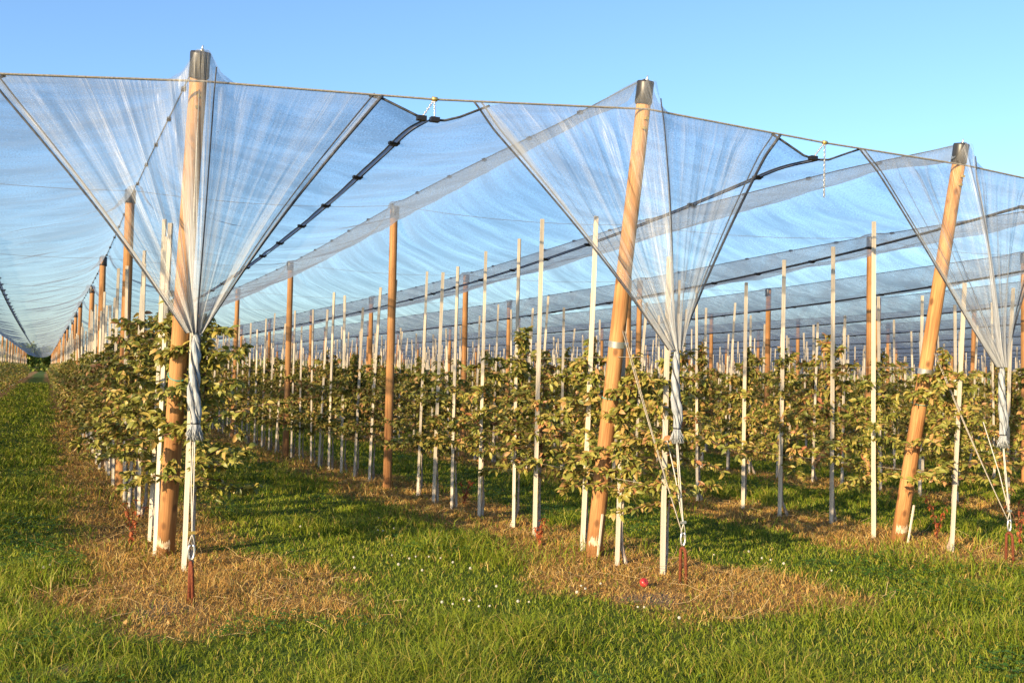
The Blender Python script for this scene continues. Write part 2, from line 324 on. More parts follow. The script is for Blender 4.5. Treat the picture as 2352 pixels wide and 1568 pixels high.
FRONT = {1: ((.97, 9.0), (.94, 7.55, 3.83), 'left leaning wooden end post with black cap, under the widest net curtain'),
         2: ((4.44, 7.92), (4.40, 7.13, 4.0), 'middle leaning wooden end post with black cap and zinc strap'),
         3: ((7.84, 7.77), (7.77, 6.96, 3.84), 'right leaning wooden end post with black cap, nearest the right edge'),
         0: ((-2.45, 9.3), (-2.45, 7.9, 3.8), 'leaning wooden end post of the row left of the grass lane'),
         4: ((11.2, 7.7), (11.2, 6.92, 3.84), 'leaning wooden end post right of the right leaning post')}
def strap(b, r, z, w=.055): b.tube([(0, 0, z), (0, 0, z + w)], r, 18, False); b.box((r * .9, -r * .55, z + w / 2), (.05, .02, w * .8))
for n, (b0, t0, lab) in FRONT.items():
    g0 = float(gz(*b0)); base = Vector((b0[0], b0[1], g0)); top = Vector(t0); d = top - base; Ln = d.length
    e = tag(empty('end_post', base), lab, 'post'); e.rotation_mode = 'QUATERNION'; e.rotation_quaternion = Vector((0, 0, 1)).rotation_difference(d.normalized())
    obj('pole', pole_mesh(Ln - .02, .073, .06, seed=n + 50), e); obj('cap', cap_mesh(.064, .185), e, (0, 0, Ln))
    MB().tube([(.01, 0, Ln), (.012, 0, Ln + .045)], .006, 8).box((.01, 0, Ln + .012), (.024, .024, .014)).build('cap_bolt', M['steel'], e)
    lb = MB(); A = np.linspace(-2.9, -1.25, 26); q_ = np.random.default_rng(n); lo, hi = .12 + q_.normal(0, .012, 26), .185 + q_.normal(0, .02, 26)
    lb.add([(.0748 * math.cos(a), .0748 * math.sin(a), z) for zz in (lo, hi) for a, z in zip(A, zz)], [(i, i + 1, 27 + i, 26 + i) for i in range(25)]); lb.build('lime_band', M['paint'], e)
    if n in (2, 3):
        sb = MB(); strap(sb, .0735 - .0115 * .45 + .002, 1.86 if n == 2 else 1.72); sb.build('strap', M['steel'], e)
        MB().box((-.005 if n == 2 else .045, -.085, .2), (.016, .014, .42)).build('batten', M['stake'], e, False)
        MB().tube([(.074 * math.cos(a), .074 * math.sin(a), 1.42) for a in np.linspace(0, 2 * np.pi, 19)], .0035, 5, False).build('tie', M['teal'], e)
    if n == 1: MB().tube([(.0745 * math.cos(a), .0745 * math.sin(a), 1.62 + .02 * math.sin(a)) for a in np.linspace(0, 2 * np.pi, 19)], .004, 5, False).build('tie', M['teal'], e)
    [MB().box(c, (.028, .03, .02)).build('cable_clamp', M['brass'], e, False) for c in ((.0, -.075, Ln - .30), (-.01, -.072, Ln - .38))]
# interior posts
PM = [pole_mesh(1.0, .062, .055, seed=k) for k in range(4)]; CM = cap_mesh(.059, .17)
cand = []
for n in range(0, 18):
    for k, py in enumerate(POSTY[n]):
        if py > rowend(n) - 1: break
        pxp = ROWX[n] + random.uniform(-.05, .05); q = proj((pxp, py, 2.5)); cand.append((q[2], n, k, pxp, py + random.uniform(-.12, .12), -250 < q[0] < 2600))
cand.sort(); far = MB(); nvis = 0; FARCAP = MB(); protoP = None
for dist, n, k, pxp, py, vis in cand:
    zt = float(zridge(n, py)) - .03; g0 = float(gz(pxp, py)); H = zt - g0
    if vis and nvis < 170:
        nvis += 1
        lab = ('%s upright wooden post from the lane end in %s' % (ORD[k], rowname(n)) if k < 8 and n < 9 and n > 0 else 'distant upright wooden net post far along %s' % rowname(n))
        e = tag(empty('net_post', (pxp, py, g0), random.uniform(0, 6)), lab, 'post', 'upright net posts in the orchard rows')
        e.rotation_euler = (random.gauss(0, .006), random.gauss(0, .006), random.uniform(0, 6))
        p = obj('pole', PM[(n + k) % 4], e); p.scale = (1, 1, H - .02); obj('cap', CM, e, (0, 0, H))
    elif dist < 130 or n in (0, 1):
        far.tube([(pxp, py, g0), (pxp, py, zt - .16)], .058, 7); FARCAP.tube([(pxp, py, zt - .17), (pxp, py, zt)], .066, 7)
if far.n:
    f_ = tag(far.build('distant_posts', M['post']), 'rank of small orange posts and dark caps far down the rows', 'posts', kind='stuff'); FARCAP.build('distant_caps', M['cap'], f_)['kind'] = 'stuff'
# ------------------------------------------------------------------ apple trees
def leaf_pts(L, W, curl, fold):
    """one leaf: 3 ribs x 4 stations, curled and folded; local x along, y across, z up"""
    xs = np.array([0, .33, .7, 1.]); ws = np.array([.12, .95, .8, .03]) * W * .5; P = []
    ang = curl * xs; px = np.cumsum(np.concatenate([[0], np.diff(xs) * np.cos((ang[1:] + ang[:-1]) / 2)])) * L; pz = -np.cumsum(np.concatenate([[0], np.diff(xs) * np.sin((ang[1:] + ang[:-1]) / 2)])) * L
    for a, b, w in zip(px, pz, ws): P += [(a, -w, b + w * fold), (a, 0, b), (a, w, b + w * fold)]
    return np.array(P)
LQ = np.array([[3 * i + j, 3 * i + j + 1, 3 * i + j + 4, 3 * i + j + 3] for i in range(3) for j in range(2)])
def make_tree_meshes(seed, H=1.95, dens=1.0, wide=1.0):
    q = np.random.default_rng(seed); tb = MB(); wb = MB(); lb = MB()
    zs = np.linspace(.0, H - .12, 12); wob = np.cumsum(q.normal(0, .012, (12, 2)), 0) * np.linspace(0, 1, 12)[:, None]
    tr = np.column_stack([wob, zs]); rad = np.interp(zs, [0, .2, H], [.016, .011, .0035])
    k = 6; low = tr[:k].copy(); low[0, 0] += q.normal(0, .03); low[0, 1] += q.normal(0, .02); wb.tube(np.vstack([low[0] - [0, 0, .03], low]), np.concatenate([[.02], rad[:k] * [1.3, 1.5, 1.1, 1, 1, 1]]), 7, True)
    tb.tube(tr[k - 1:], rad[k - 1:], 6)
    nl = int(20 * dens)
    def leaf(p, d, L):
        d = np.array(d, float); d /= np.linalg.norm(d) + 1e-9
        s = np.cross(d, [0, 0, 1.]); s /= np.linalg.norm(s) + 1e-9; u = np.cross(s, d); rr = q.normal(0, .7); s, u = s * math.cos(rr) + u * math.sin(rr), u * math.cos(rr) - s * math.sin(rr)
        P = leaf_pts(L, L * q.uniform(.36, .52), q.uniform(.3, 1.7), q.uniform(.15, .8)); lb.add(np.array(p) + P[:, :1] * d + P[:, 1:2] * s + P[:, 2:] * u, LQ)
    def cluster(p, dirn, n, L0=.078):
        for _ in range(int(n * 3.6)):
            a = q.uniform(0, 2 * np.pi); dz = q.uniform(-.7, .8)
            leaf(p + q.normal(0, .012, 3), (math.cos(a) + dirn[0] * .7, math.sin(a) + dirn[1] * .7, dz), L0 * q.uniform(.65, 1.25))
    for i in range(nl):
        t = (i + q.random()) / nl; z0 = .6 + t * (H - .78); a = i * 2.4 + q.normal(0, .5)
        L = wide * (np.interp(t, [0, .2, .6, 1], [.5, .56, .40, .2])) * q.uniform(.55, 1.2)
        p0 = np.array([np.interp(z0, tr[:, 2], tr[:, 0]), np.interp(z0, tr[:, 2], tr[:, 1]), z0])
        m = 7; s = np.linspace(0, 1, m); rise = q.uniform(-.15, .45); droop = q.uniform(.0, .3)
        bend = np.cumsum(q.normal(0, .012, (m, 3)), 0); bend -= bend[0]
        Pb = p0 + np.column_stack([np.cos(a) * L * s, np.sin(a) * L * s, L * (rise * s - droop * s * s)]) + bend
        tb.tube(Pb, np.linspace(.006, .0022, m), 5)
        for j in range(1, m):
            cluster(Pb[j], (math.cos(a) * s[j], math.sin(a) * s[j]), int(q.integers(2, 5 if j < m - 1 else 7)))
    for z0 in np.linspace(.6, H - .05, int(20 * dens)):
        p0 = np.array([np.interp(z0, tr[:, 2], tr[:, 0]), np.interp(z0, tr[:, 2], tr[:, 1]), z0]); cluster(p0, (0, 0), int(q.integers(3, 6)))
    cluster(tr[-1], (0, 0), 5, .06)
    return wb.mesh('trunk', M['lime']), tb.mesh('limbs', M['bark']), lb.mesh('crown', M['leaf'], True)
TREES = [make_tree_meshes(100 + k, H=[1.95, 1.85, 2.05, 1.75, 1.9, 2.0, 1.8, 1.95][k], dens=[1, .85, 1.1, .8, 1.2, .95, .7, 1.05][k], wide=[1, .9, 1.05, 1.1, .95, 1.0, .9, 1.1][k]) for k in range(8)]
DENSE = [make_tree_meshes(200 + k, H=2.02, dens=1.2, wide=1.1) for k in range(3)]
STAKEM = []
for k in range(5):
    b = MB(); q = np.random.default_rng(k); bend = q.normal(0, .03, 2); z = np.linspace(-.05, 1, 6); w, d = .031 + .007 * q.random(), .023
    V = []; 
    for zz in z: V += [(sx * w / 2 + bend[0] * zz * zz, sy * d / 2 + bend[1] * zz * zz, zz) for sx, sy in ((-1, -1), (1, -1), (1, 1), (-1, 1))]
    Q = [(4 * i + j, 4 * i + (j + 1) % 4, 4 * i + 4 + (j + 1) % 4, 4 * i + 4 + j) for i in range(5) for j in range(4)] + [(20, 21, 22, 23), (3, 2, 1, 0)]
    b.add(V, Q); STAKEM.append(b.mesh('wooden_stake', M['stake'], False))
FIRST = {0: 8.6, 1: 8.3, 2: 7.0, 3: 7.1}
KNOWN2 = [7.0, 7.46, 8.16, 8.98, 9.68, 10.52, 11.3, 11.9, 12.75, 14.0, 14.75]
KNOWN3 = [7.1, 8.05, 8.98, 9.6, 10.35, 11.2]
spots = []
for n in range(-1, 27):
    ys = list({2: KNOWN2, 3: KNOWN3}.get(n, [FIRST.get(n, 7.05)])); step = .76
    while ys[-1] < rowend(n) - .5: ys.append(ys[-1] + step + random.uniform(-.05, .05))
    for k, yy in enumerate(ys):
        if any(abs(yy - p) < .16 for p in POSTY[n]): yy += .2
        X0 = ROWX[n] + random.gauss(0, .035)
        if n == 2: X0 = 4.44 + random.gauss(0, .03)
        if n == 1 and k == 0: X0 = 1.035
        if n == 2 and k == 0: X0 = 4.56
        if n == 3: X0 = 7.84 + random.gauss(0, .07)
        q = proj((X0, yy, 1.3)); q2 = proj((X0, yy, .5)); spots.append((math.hypot(X0, yy), n, k, X0, yy, -120 < q[0] < 2470))
spots.sort()
TOPS = {(2, 1): (3.15, .2, .45), (2, 3): (3.1, 0, 0), (2, 2): (3.05, .12, .1), (2, 0): (2.55, 0, 0), (1, 0): (2.0, .03, -.05), (3, 1): (3.25, -.05, 0), (3, 2): (3.1, 0, 0)}
nt_ = 0; far_l = MB(); far_t = MB(); far_s = MB(); qf = np.random.default_rng(3)
def where(n, k): 
    if k < 14 and n in (0, 1, 2, 3): return '%s from the lane end in %s' % (ORD[k], rowname(n))
    if k < 10 and 4 <= n <= 8: return '%s from the lane end in %s' % (ORD[k], rowname(n))
    return None
for dist, n, k, X0, yy, vis in spots:
    g0 = float(gz(X0, yy)); H, lx, ly = TOPS.get((n, k), (qf.uniform(2.55, 3.05), qf.normal(0, .06), qf.normal(0, .05)))
    w = where(n, k)
    if vis and nt_ < 300:
        nt_ += 1
        e = tag(empty('apple_tree', (X0 + .07, yy + .05, g0), qf.uniform(0, 6.28)), 'yellowing apple tree, %s' % (w if w else 'far along %s' % rowname(n)), 'tree', 'young apple trees in the orchard rows')
        s = qf.uniform(.92, 1.12) * (.97 if n > 1 else 1); e.scale = (s, s, s)
        tm = (DENSE[k % 3] if n == 1 else TREES[int(qf.integers(8))])
        for nm, me in zip(('trunk', 'limbs', 'crown'), tm): obj(nm, me, e)
        o = tag(obj('wooden_stake', STAKEM[int(qf.integers(5))], None, (X0, yy, g0)), 'pale wooden stake, %s' % (w if w else 'far along %s' % rowname(n)), 'stake', 'pale wooden tree stakes in the rows')
        o.scale = (1, 1, H); o.rotation_euler = (-ly / H, lx / H, -.2 if (n, k) in TOPS else qf.uniform(-.75, -.1))
    else:
        if n > 6 and dist > 150: continue
        if dist > 90 and not vis: continue
        if dist < 55 or k % 2: far_s.tube([(X0, yy, g0), (X0 + lx, yy + ly, g0 + H)], .021, 4)
        if dist < 45: far_t.tube([(X0 + .06, yy, g0), (X0 + .06, yy, g0 + .75)], .016, 4)
        m = int(np.interp(dist, [8, 30, 60, 110, 150], [560, 380, 210, 110, 60])); L = np.interp(dist, [8, 30, 60, 110, 150], [.1, .12, .165, .22, .3])
        zl = .2 if n <= 1 else .42; z = qf.beta(1.5, 1.6, m) * (1.97 - zl) + zl; rr = np.interp(z, [.45, .8, 1.3, 1.95], [.3, .5, .38, .1]) * np.sqrt(qf.random(m)) * (1.2 if n == 1 else 1); a = qf.uniform(0, 6.28, m)
        C = np.column_stack([X0 + rr * np.cos(a), yy + rr * np.sin(a), g0 + z])
        d = qf.normal(0, 1, (m, 3)); d[:, 2] *= .6; d /= np.linalg.norm(d, axis=1)[:, None]; s_ = np.cross(d, qf.normal(0, 1, (m, 3))); s_ /= np.linalg.norm(s_, axis=1)[:, None]
        V = np.stack([C - d * L * .5, C + s_ * L * .24 + d * L * .05, C + d * L * .5, C - s_ * L * .24 + d * L * .05], 1)
        far_l.add(V, np.arange(m)[:, None] * 4 + np.arange(4))
o = tag(far_l.build('distant_apple_trees', M['leaf'], None, False), 'mass of yellow and brown leaved apple trees filling the far rows', 'trees', kind='stuff')
far_t.build('distant_trunks', M['lime'], o)['kind'] = 'stuff'
tag(far_s.build('distant_stakes', M['stake'], None, False), 'thicket of thin pale stake tips above the far apple rows', 'stakes', kind='stuff')
# ------------------------------------------------------------------ hail nets
HW = 1.72
def build_roof(n):
    X0 = ROWX[n]; y0 = float(yfront(X0)); ye = rowend(n); near = n <= 4
    ys = [0.]; st = .09 if near else .3
    while ys[-1] < ye - y0: ys.append(ys[-1] + st * max(1, (ys[-1] / 18)**1.1))
    ys = np.array(ys); half = np.concatenate([[0, .4, 1], np.linspace(1.6, 6, 6), np.linspace(8, 100, 15)]) / 100
    s = np.concatenate([-half[::-1][:-1], half]); SS, DY = np.meshgrid(s, ys)
    wl = 1.80 if n == 2 else HW
    wr = 1.64 if n == 1 else HW
    XX = X0 + np.where(SS < 0, SS * (wl - .022), SS * (wr - .022)); YY = yfront(XX) + DY
    dx = np.abs(XX - X0); nearpost = np.exp(-(np.min(np.abs(YY[..., None] - np.array([FRONT[n][1][1]] if n in FRONT else [-99] + [])[None, None]), -1) / .2)**2)
    for p in POSTY[n]: nearpost = np.maximum(nearpost, np.exp(-((YY - p) / .22)**2))
    t = np.clip((dx - .015 - .07 * nearpost) / (HW - .1), 0, 1)
    zr = zridge(n, YY) - .035 * (1 - nearpost); zv = zvalley(YY) - .04 * (1 if n > 0 else 0)
    bay = .5 + .5 * np.cos(2 * np.pi * (YY - POSTY[n][0]) / 6.6)
    prof = .36 * (1 - np.exp(-t / .055)) + .64 * t + .10 * np.sin(np.pi * t)
    z = zr + (zv - zr) * prof
    wob = (fbm(YY * 1.3 + SS * 1.2, SS * 1.6 + n * 9, 5) - .5) * .11 + (vnoise(YY * 3.6 + SS * 2.6 + fbm(YY, SS * 2, 8) * 2, SS * 1.1 + n * 5, 6) - .5) * .055
    wob = wob + (vnoise(YY * 9 + SS * 5 + 2 * fbm(YY, SS * 3, 12), SS * 1.3, 9) - .5) * .018
    z = z + wob * np.sin(np.pi * np.clip(t, 0, 1))**.6
    # front: laid over the cable, tented over the capped end post
    tz = FRONT[n][1][2] - .004 if n in FRONT else 3.84
    zf = zcable(XX) + .012 + (tz - zcable(X0)) * np.clip(1.15 * np.exp(-(dx / .12)**2), 0, 1) - .15 * np.clip((dx - 1.26) / .36, 0, 1)
    f = sst(0, 1, DY / (.9 + .9 * np.exp(-(dx / .15)**2)))
    z = zf * (1 - f) + z * f
    m, k = z.shape; I = np.arange(m - 1)[:, None] * k + np.arange(k - 1)[None]
    V = np.stack([XX, YY, z], -1)
    lab = {1: 'pale blue net roof panel over the left row', 2: 'pale blue net roof panel over the middle row', 3: 'net roof panel over the right row', 0: 'net roof panel over the row left of the grass lane'}.get(n) or ('net roof panel over %s' % rowname(n) if n <= 8 else None)
    e = empty('hail_net', (X0, y0, 0)); tag(e, lab or 'distant net roof panels over the far rows on the right', 'net', 'hail nets stretched over the rows')
    off = np.array([X0, y0, 0]); CORN[n] = (V[0, 0], V[0, -1])
    obj('net_sheet', mesh('net_sheet', V - off, [np.stack([I, I + 1, I + k + 1, I + k], -1).reshape(-1, 4)], M['net'], uv=np.stack([YY, SS * 1.7 + n * 7.3], -1).reshape(-1, 2)), e)
    hb = MB()
    for c in (0, -1):
        hb.tube(V[:, c] - off + [0, 0, 0], .0065 + .004 * (n > 2) + .005 * (n > 4), 6)
        fr = V[0][np.abs(SS[0]) > .69]; fr = fr[fr[:, 0] < X0] if c == 0 else fr[fr[:, 0] > X0]; hb.tube(fr - off, .010, 6)
    hb.build('hem', M['hem'], e)
    MB().tube(V[:, len(s) // 2] - off + [0, 0, .006], .006, 5).build('ridge_wire', M['hem'], e)
    vs_ = MB(); e0 = V[:, -1] - off + [.008, 0, 0]; vs_.add(np.concatenate([e0, e0 + [.03, 0, -.004]]), [(i, i + 1, m + i + 1, m + i) for i in range(m - 1)]); vs_.build('valley_strip', M['strip'], e)
    lim = np.searchsorted(ys, 38 if n < 8 else 45); cm = CLIP; step = 1.12; yy = .75
    cnt = 0
    while yy < min(ye - y0 - 1, 36) and cnt < 45:
        r_ = min(np.searchsorted(ys, yy), m - 1); p = V[r_, -1] - off
        if -100 < proj(V[r_, -1])[0] < 2460: obj('clip', cm, e, (p[0] + .022, p[1], p[2])); cnt += 1
        p = V[r_, len(s) // 2] - off
        if n <= 4 and -100 < proj(V[r_, len(s) // 2])[0] < 2460: obj('ridge_clip', RCLIP, e, (p[0], p[1] + .3, p[2] + .004))
        yy += step
    return e
cb = MB(); cb.box((0, 0, 0), (.09, .055, .02)); cb.box((0, 0, -.014), (.06, .04, .02)); CLIP = cb.mesh('clip', M['clip'], False)
cb = MB(); cb.box((0, 0, -.006), (.035, .06, .03)); RCLIP = cb.mesh('ridge_clip', M['clip'], False)
CORN = {}
for n in range(-1, 28): build_roof(n)
# front curtains: hang from the cable over the end post, gathered to a braid
GATES = {1: (-.42, 2.24, (.905, 7.08, 1.80), 'wide net curtain gathered to a braid in front of the left leaning post'),
         2: (2.95, 5.72, (4.42, 6.65, 1.79), 'net curtain gathered to a braid in front of the middle leaning post'),
         3: (6.57, 9.2, (7.76, 6.49, 1.74), 'net curtain gathered to a braid beside the right leaning post'),
         0: (-3.8, -1.1, (-2.45, 7.45, 1.8), 'net curtain gathered in front of the end post left of the grass lane')}
def build_gate(n, xl, xr, G, lab):
    X0 = FRONT[n][1][0]; tz = FRONT[n][1][2] - .03; nu, nv = 150, 60; q = np.random.default_rng(70 + n)
    us = np.linspace(0, 1, nu); c = (X0 - xl) / (xr - xl)
    us = np.sort(np.concatenate([us, c + np.linspace(-.05, .05, 30)])); nu = len(us); vs = np.linspace(0, 1, nv)
    x = xl + us * (xr - xl); dx = np.abs(x - X0)
    bump = np.clip(1.25 * np.exp(-(dx / .095)**2), 0, 1); z = zcable(x) + .015 + (tz - zcable(X0)) * bump
    yt = yfront(x) - .012 - .085 * np.exp(-(dx / .14)**2)
    T = np.stack([x, yt, z], -1); Gp = np.array(G)
    U, Vv = np.meshgrid(us, vs, indexing='ij')
    k = Vv**1.02
    bot = Gp + np.stack([(us - c) * .10, .035 * np.sin(us * 31 + n), 0 * us], -1)
    P = T[:, None] * (1 - k)[..., None] + bot[:, None] * k[..., None]
    # edges curve inwards a little, cloth billows
    P[..., 0] += -(U - c) * .22 * np.sin(np.pi * Vv) * (xr - xl) * .3
    P[..., 2] -= .05 * np.sin(np.pi * Vv) * (1 - bump[:, None])
    fold = (vnoise(U * 26, Vv * 1.2 + n, 31) - .5) * .13 + (vnoise(U * 70, Vv * 2 + n, 32) - .5) * .05
    P[..., 1] += fold * sst(0, .12, Vv) * (.25 + .75 * (1 - Vv)) - .05 * np.sin(np.pi * np.clip(Vv * 1.1, 0, 1)) * np.exp(-((U - c) / .08)**2)
    w = 1 - k * .965
    dens = 1.6 * vnoise(U * 46, Vv * .5 + 3 * n, 33)**2.5 + 1.5 * vnoise(U * 110, Vv * .5 + 5 * n, 34)**5 + .62
    ctr = 1 + .5 * np.exp(-((U - c) / .035)**2) + 1.3 * np.exp(-((U - c - .055) / .016)**2)
    edge = 1 + 3.0 * sst(.034, .022, U) + 1.2 * sst(.03, .0, 1 - U)
    cover = 1 - (1 - .1)**(dens * ctr * edge / w**.95); cover = np.clip(cover, .05, .96)
    m, kk = U.shape; I = np.arange(m - 1)[:, None] * kk + np.arange(kk - 1)[None]; off = np.array([G[0], G[1], 0])
    e = tag(empty('end_net', tuple(off)), lab, 'net', 'gathered end nets on the cable')
    obj('curtain', mesh('curtain', P - off, [np.stack([I, I + 1, I + kk + 1, I + kk], -1).reshape(-1, 4)], M['curtain'], uv=np.stack([U, Vv], -1).reshape(-1, 2), att={'cover': cover.ravel()}), e)
    hb = MB()
    for ci, s in ((0, 1), (-1, -1)):
        hb.tube(P[ci] - off, np.linspace(.008 if ci == 0 else .013, .006, nv), 6); hb.tube(P[ci] - off + np.stack([s * .06 * (1 - vs), .01 + 0 * vs, .012 + 0 * vs], -1), np.linspace(.006, .004, nv), 5)
    hb.tube(P[np.argmin(np.abs(us - c - .035))] - off - [0, .01, 0], .005, 5); hb.build('hem', M['hem'], e)
    # braid
    zt, zb = G[2] + .01, G[2] - .60; bb = MB(); s = np.linspace(0, 1, 60); taper = np.interp(s, [0, .1, .75, 1], [.5, .8, 1.15, .9])
    for ph in (0, 2.09, 4.19):
        a = 6.2 * s + 1.1 * np.sin(3 * s) + ph; lump = 1 + .22 * np.sin(17 * s + 2 * ph) + .12 * np.sin(37 * s + ph); bb.tube(np.column_stack([.02 * np.cos(a) * taper + .02 * s + .008 * np.sin(6 * s + n), .015 * np.sin(a) * taper, zt + (zb - zt) * s]), .0185 * taper * lump, 10)
    bb.build('braid', M['bundle'], e)
    db = MB()
    for dp in (2.3, 3.9, 5.2):
        a = 6.2 * s + 1.1 * np.sin(3 * s) + dp; db.tube(np.column_stack([.035 * np.cos(a) * taper + .02 * s + .008 * np.sin(6 * s + n), .029 * np.sin(a) * taper, zt + (zb - zt) * s]), .0024, 4)
    a = 6.2 * s + 1.1 * np.sin(3 * s) + .9; db.tube(np.column_stack([.034 * np.cos(a) * taper + .02 * s + .008 * np.sin(6 * s + n), .028 * np.sin(a) * taper, zt + (zb - zt) * s]), .0045, 5); db.build('edge_cord', M['hem'], e)
    tb = MB()
    for _ in range(110):
        a = q.uniform(0, 6.283); r0 = .022 * math.sqrt(q.random()); r1 = q.uniform(.02, .062); L_ = q.uniform(.07, .12); c_, s_ = math.cos(a), math.sin(a)
        tb.tube([(.02 + r0 * c_, r0 * s_ * .8, zb + .01), (.02 + (r0 + .016) * c_, (r0 + .014) * s_ * .8, zb - .4 * L_), (.02 + r1 * c_ + q.normal(0, .004), r1 * s_ * .8, zb - L_)], q.uniform(.0018, .0045), 4)
    tb.build('tassel', M['bundle'], e)
    MB().tube([(.02 + .027 * math.cos(t), .024 * math.sin(t), zb) for t in np.linspace(0, 6.283, 16)], .005, 5, False).build('binding', M['clip'], e)
    return zb
ANCH = {1: (1.10, 7.0), 2: (4.55, 6.60), 3: (7.92, 6.42), 0: (-2.4, 7.4)}
for n, a in GATES.items():
    zb = build_gate(n, *a); G = a[2]; ax, ay = ANCH[n]; ax = G[0] + (.04 if n == 1 else .1); ay = G[1] - .02; g0 = float(gz(ax, ay))
    nm = {1: 'left', 2: 'middle', 3: 'right', 0: 'far left'}[n]
    e = tag(empty('ground_anchor', (ax, ay, g0)), 'rusty bent iron anchor rod in the ground below the %s net braid' % nm, 'anchor')
    hs = .30; rb = MB(); tt = np.linspace(0, np.pi, 10)
    rb.tube([(-.02, .03, -.03), (-.02, .03, hs - .05)] + [(-.02 + .0, .03 - .03 * (1 - math.cos(t)), hs - .05 + .03 * math.sin(t)) for t in tt[1:-1]] + [(-.015, -.03, hs - .06), (.0, -.03, -.03)], .0125, 9)
    rb.build('rod', M['rust'], e)
    lb = MB(); lb.tube([(-.02 + .02 * math.sin(t), .0, hs + .05 - .055 * math.cos(t)) for t in np.linspace(-2.6, 2.6, 15)], .008, 7, True); lb.build('thimble', M['steel'], e)
    c = tag(empty('tie_cord', (ax, ay, g0)), 'pale tie cords running from the %s net braid down to its anchor' % nm, 'cord')
    top = Vector((G[0] + .02 - ax, G[1] - ay, zb - .03 - g0)); b = MB(); hk = Vector((-.02, 0, hs + .1))
    b.tube([top, top.lerp(hk, .5) + Vector((.004, 0, 0)), hk + Vector((0, 0, .06)), hk + Vector((-.02, 0, 0))], .0045, 6); b.tube([top + Vector((-.008, 0, .0)), top.lerp(hk, .5) + Vector((-.012, 0, 0)), hk + Vector((0.004, 0, .06)), hk + Vector((.02, 0, 0))], .004, 6)
    if n in (2, 3): b.tube([Vector((-.06, .25, 1.25)), Vector((-.03, .1, .8)), hk + Vector((0, 0, .05))], .0045, 6)
    b.build('cord', M['cord'], c)
    MB().box(hk + Vector((0, 0, .075)), (.045, .016, .02)).build('cord_clamp', M['brass'] if n == 1 else M['steel'], c, False)
    # guy wire from the post to the anchor
    (bx, by), tp, _ = FRONT[n]; bz = float(gz(bx, by)); f = .93 if n == 1 else .49
    P0 = Vector((bx, by, bz)).lerp(Vector(tp), f) + Vector((.0, -.075, 0)); P1 = Vector((ax - .015, ay, g0 + hs + .06))
    gw = MB(); s = np.linspace(0, 1, 12); pts = [P0.lerp(P1, t) + Vector((-.03 * math.sin(math.pi * t) if n == 1 else 0, 0, -.03 * math.sin(math.pi * t))) for t in s]
    gw.tube(pts, .0048, 6)
    if n != 1: gw.tube([p + Vector((.02 * (1 - t), 0, 0)) for p, t in zip(pts, s)], .0035, 5)
    tag(gw.build('guy_wire', M['cable']), 'grey guy wire from the %s leaning post down to its anchor' % nm, 'wire')
# front cable
cbx = [-6, -2.45, .95, 2.64, 4.42, 6.2, 7.8, 9.5, 11.2, 14.6, 18]; pts = []
for a, b in zip(cbx[:-1], cbx[1:]):
    for t in np.linspace(0, 1, 9)[:-1]:
        xx = a + (b - a) * t; pts.append((xx, float(yfront(xx)) - .012, float(zcable(xx)) + .018 - .0))
tag(MB().tube(pts, .0085, 7).build('front_cable', M['cable']), 'long tan steel cable strung between the tops of the leaning posts', 'cable')
def chain(p, q, n):
    b = MB(); p, q = Vector(p), Vector(q); d = (q - p); L = d.length / n; dr = d.normalized(); s = dr.cross(Vector((0, 1, 0))).normalized(); w = dr.cross(s)
    for i in range(n):
        c = p + dr * L * (i + .5); u = s if i % 2 else w
        b.tube([c + dr * L * .68 * math.cos(t) + u * L * .36 * math.sin(t) for t in np.linspace(0, 6.283, 9)], .0034, 5, False)
    return b
for X1, lab, ends in ((2.64, 'left', (tuple(CORN[1][1] - [.03, .02, 0]), tuple(CORN[2][0] + [.03, -.02, 0]))), (6.19, 'right', (tuple(CORN[2][1] - [.03, .02, 0]), (6.2, 7.04, 3.2)))):
    p = (X1, float(yfront(X1)) - .012, float(zcable(X1)) + .02); e = tag(empty('net_chain', p), ('short pair of steel chains holding two net corners to the cable' if lab == 'left' else 'steel chain on the cable with one end hanging free, between middle and right posts'), 'chain')
    for q in ends: chain(p, q, 11 if q[2] > 3.3 else 22).build('chain', M['steel'], e).location = -Vector(p)
    for c in e.children: c.location = (-p[0], -p[1], -p[2])
    MB().tube([(-.02, 0, 0), (.02, 0, 0)], .018, 8).build('cable_clamp', M['brass'], e)
    for q in ends:
        if q[2] > 3.3: MB().box(Vector(q) - Vector(p), (.07, .05, .035)).build('corner_plate', M['clip'], e, False)
# cross wires between post tops and trellis wires along the rows
for j in range(4):
    b = MB(); pts = []
    for n in range(0, 9): pts.append((ROWX[n], POSTY[n][j], float(zridge(n, POSTY[n][j])) - .05))
    P = []
    for a, c in zip(pts[:-1], pts[1:]):
        for t in np.linspace(0, 1, 6)[:-1]: P.append(tuple(np.array(a) * (1 - t) + np.array(c) * t - np.array([0, 0, .08 * t * (1 - t) * 4])))
    tag(b.tube(P, .0032, 5).build('cross_wire', M['cable']), 'thin wire strung across the rows at the %s line of upright posts' % ORD[j], 'wire', 'thin cross wires under the nets')
for n in (1, 2, 3, 4):
    b = MB()
    for z in (.72, 1.74): b.tube([(ROWX[n] + .02, yy, z + float(gz(ROWX[n], yy))) for yy in [FIRST.get(n, 7.1) + .1] + list(np.arange(10, 60, 2.2))], .002, 4)
    tag(b.build('trellis_wire', M['cable']), 'thin trellis wires running along %s through the trees' % rowname(n), 'wire')
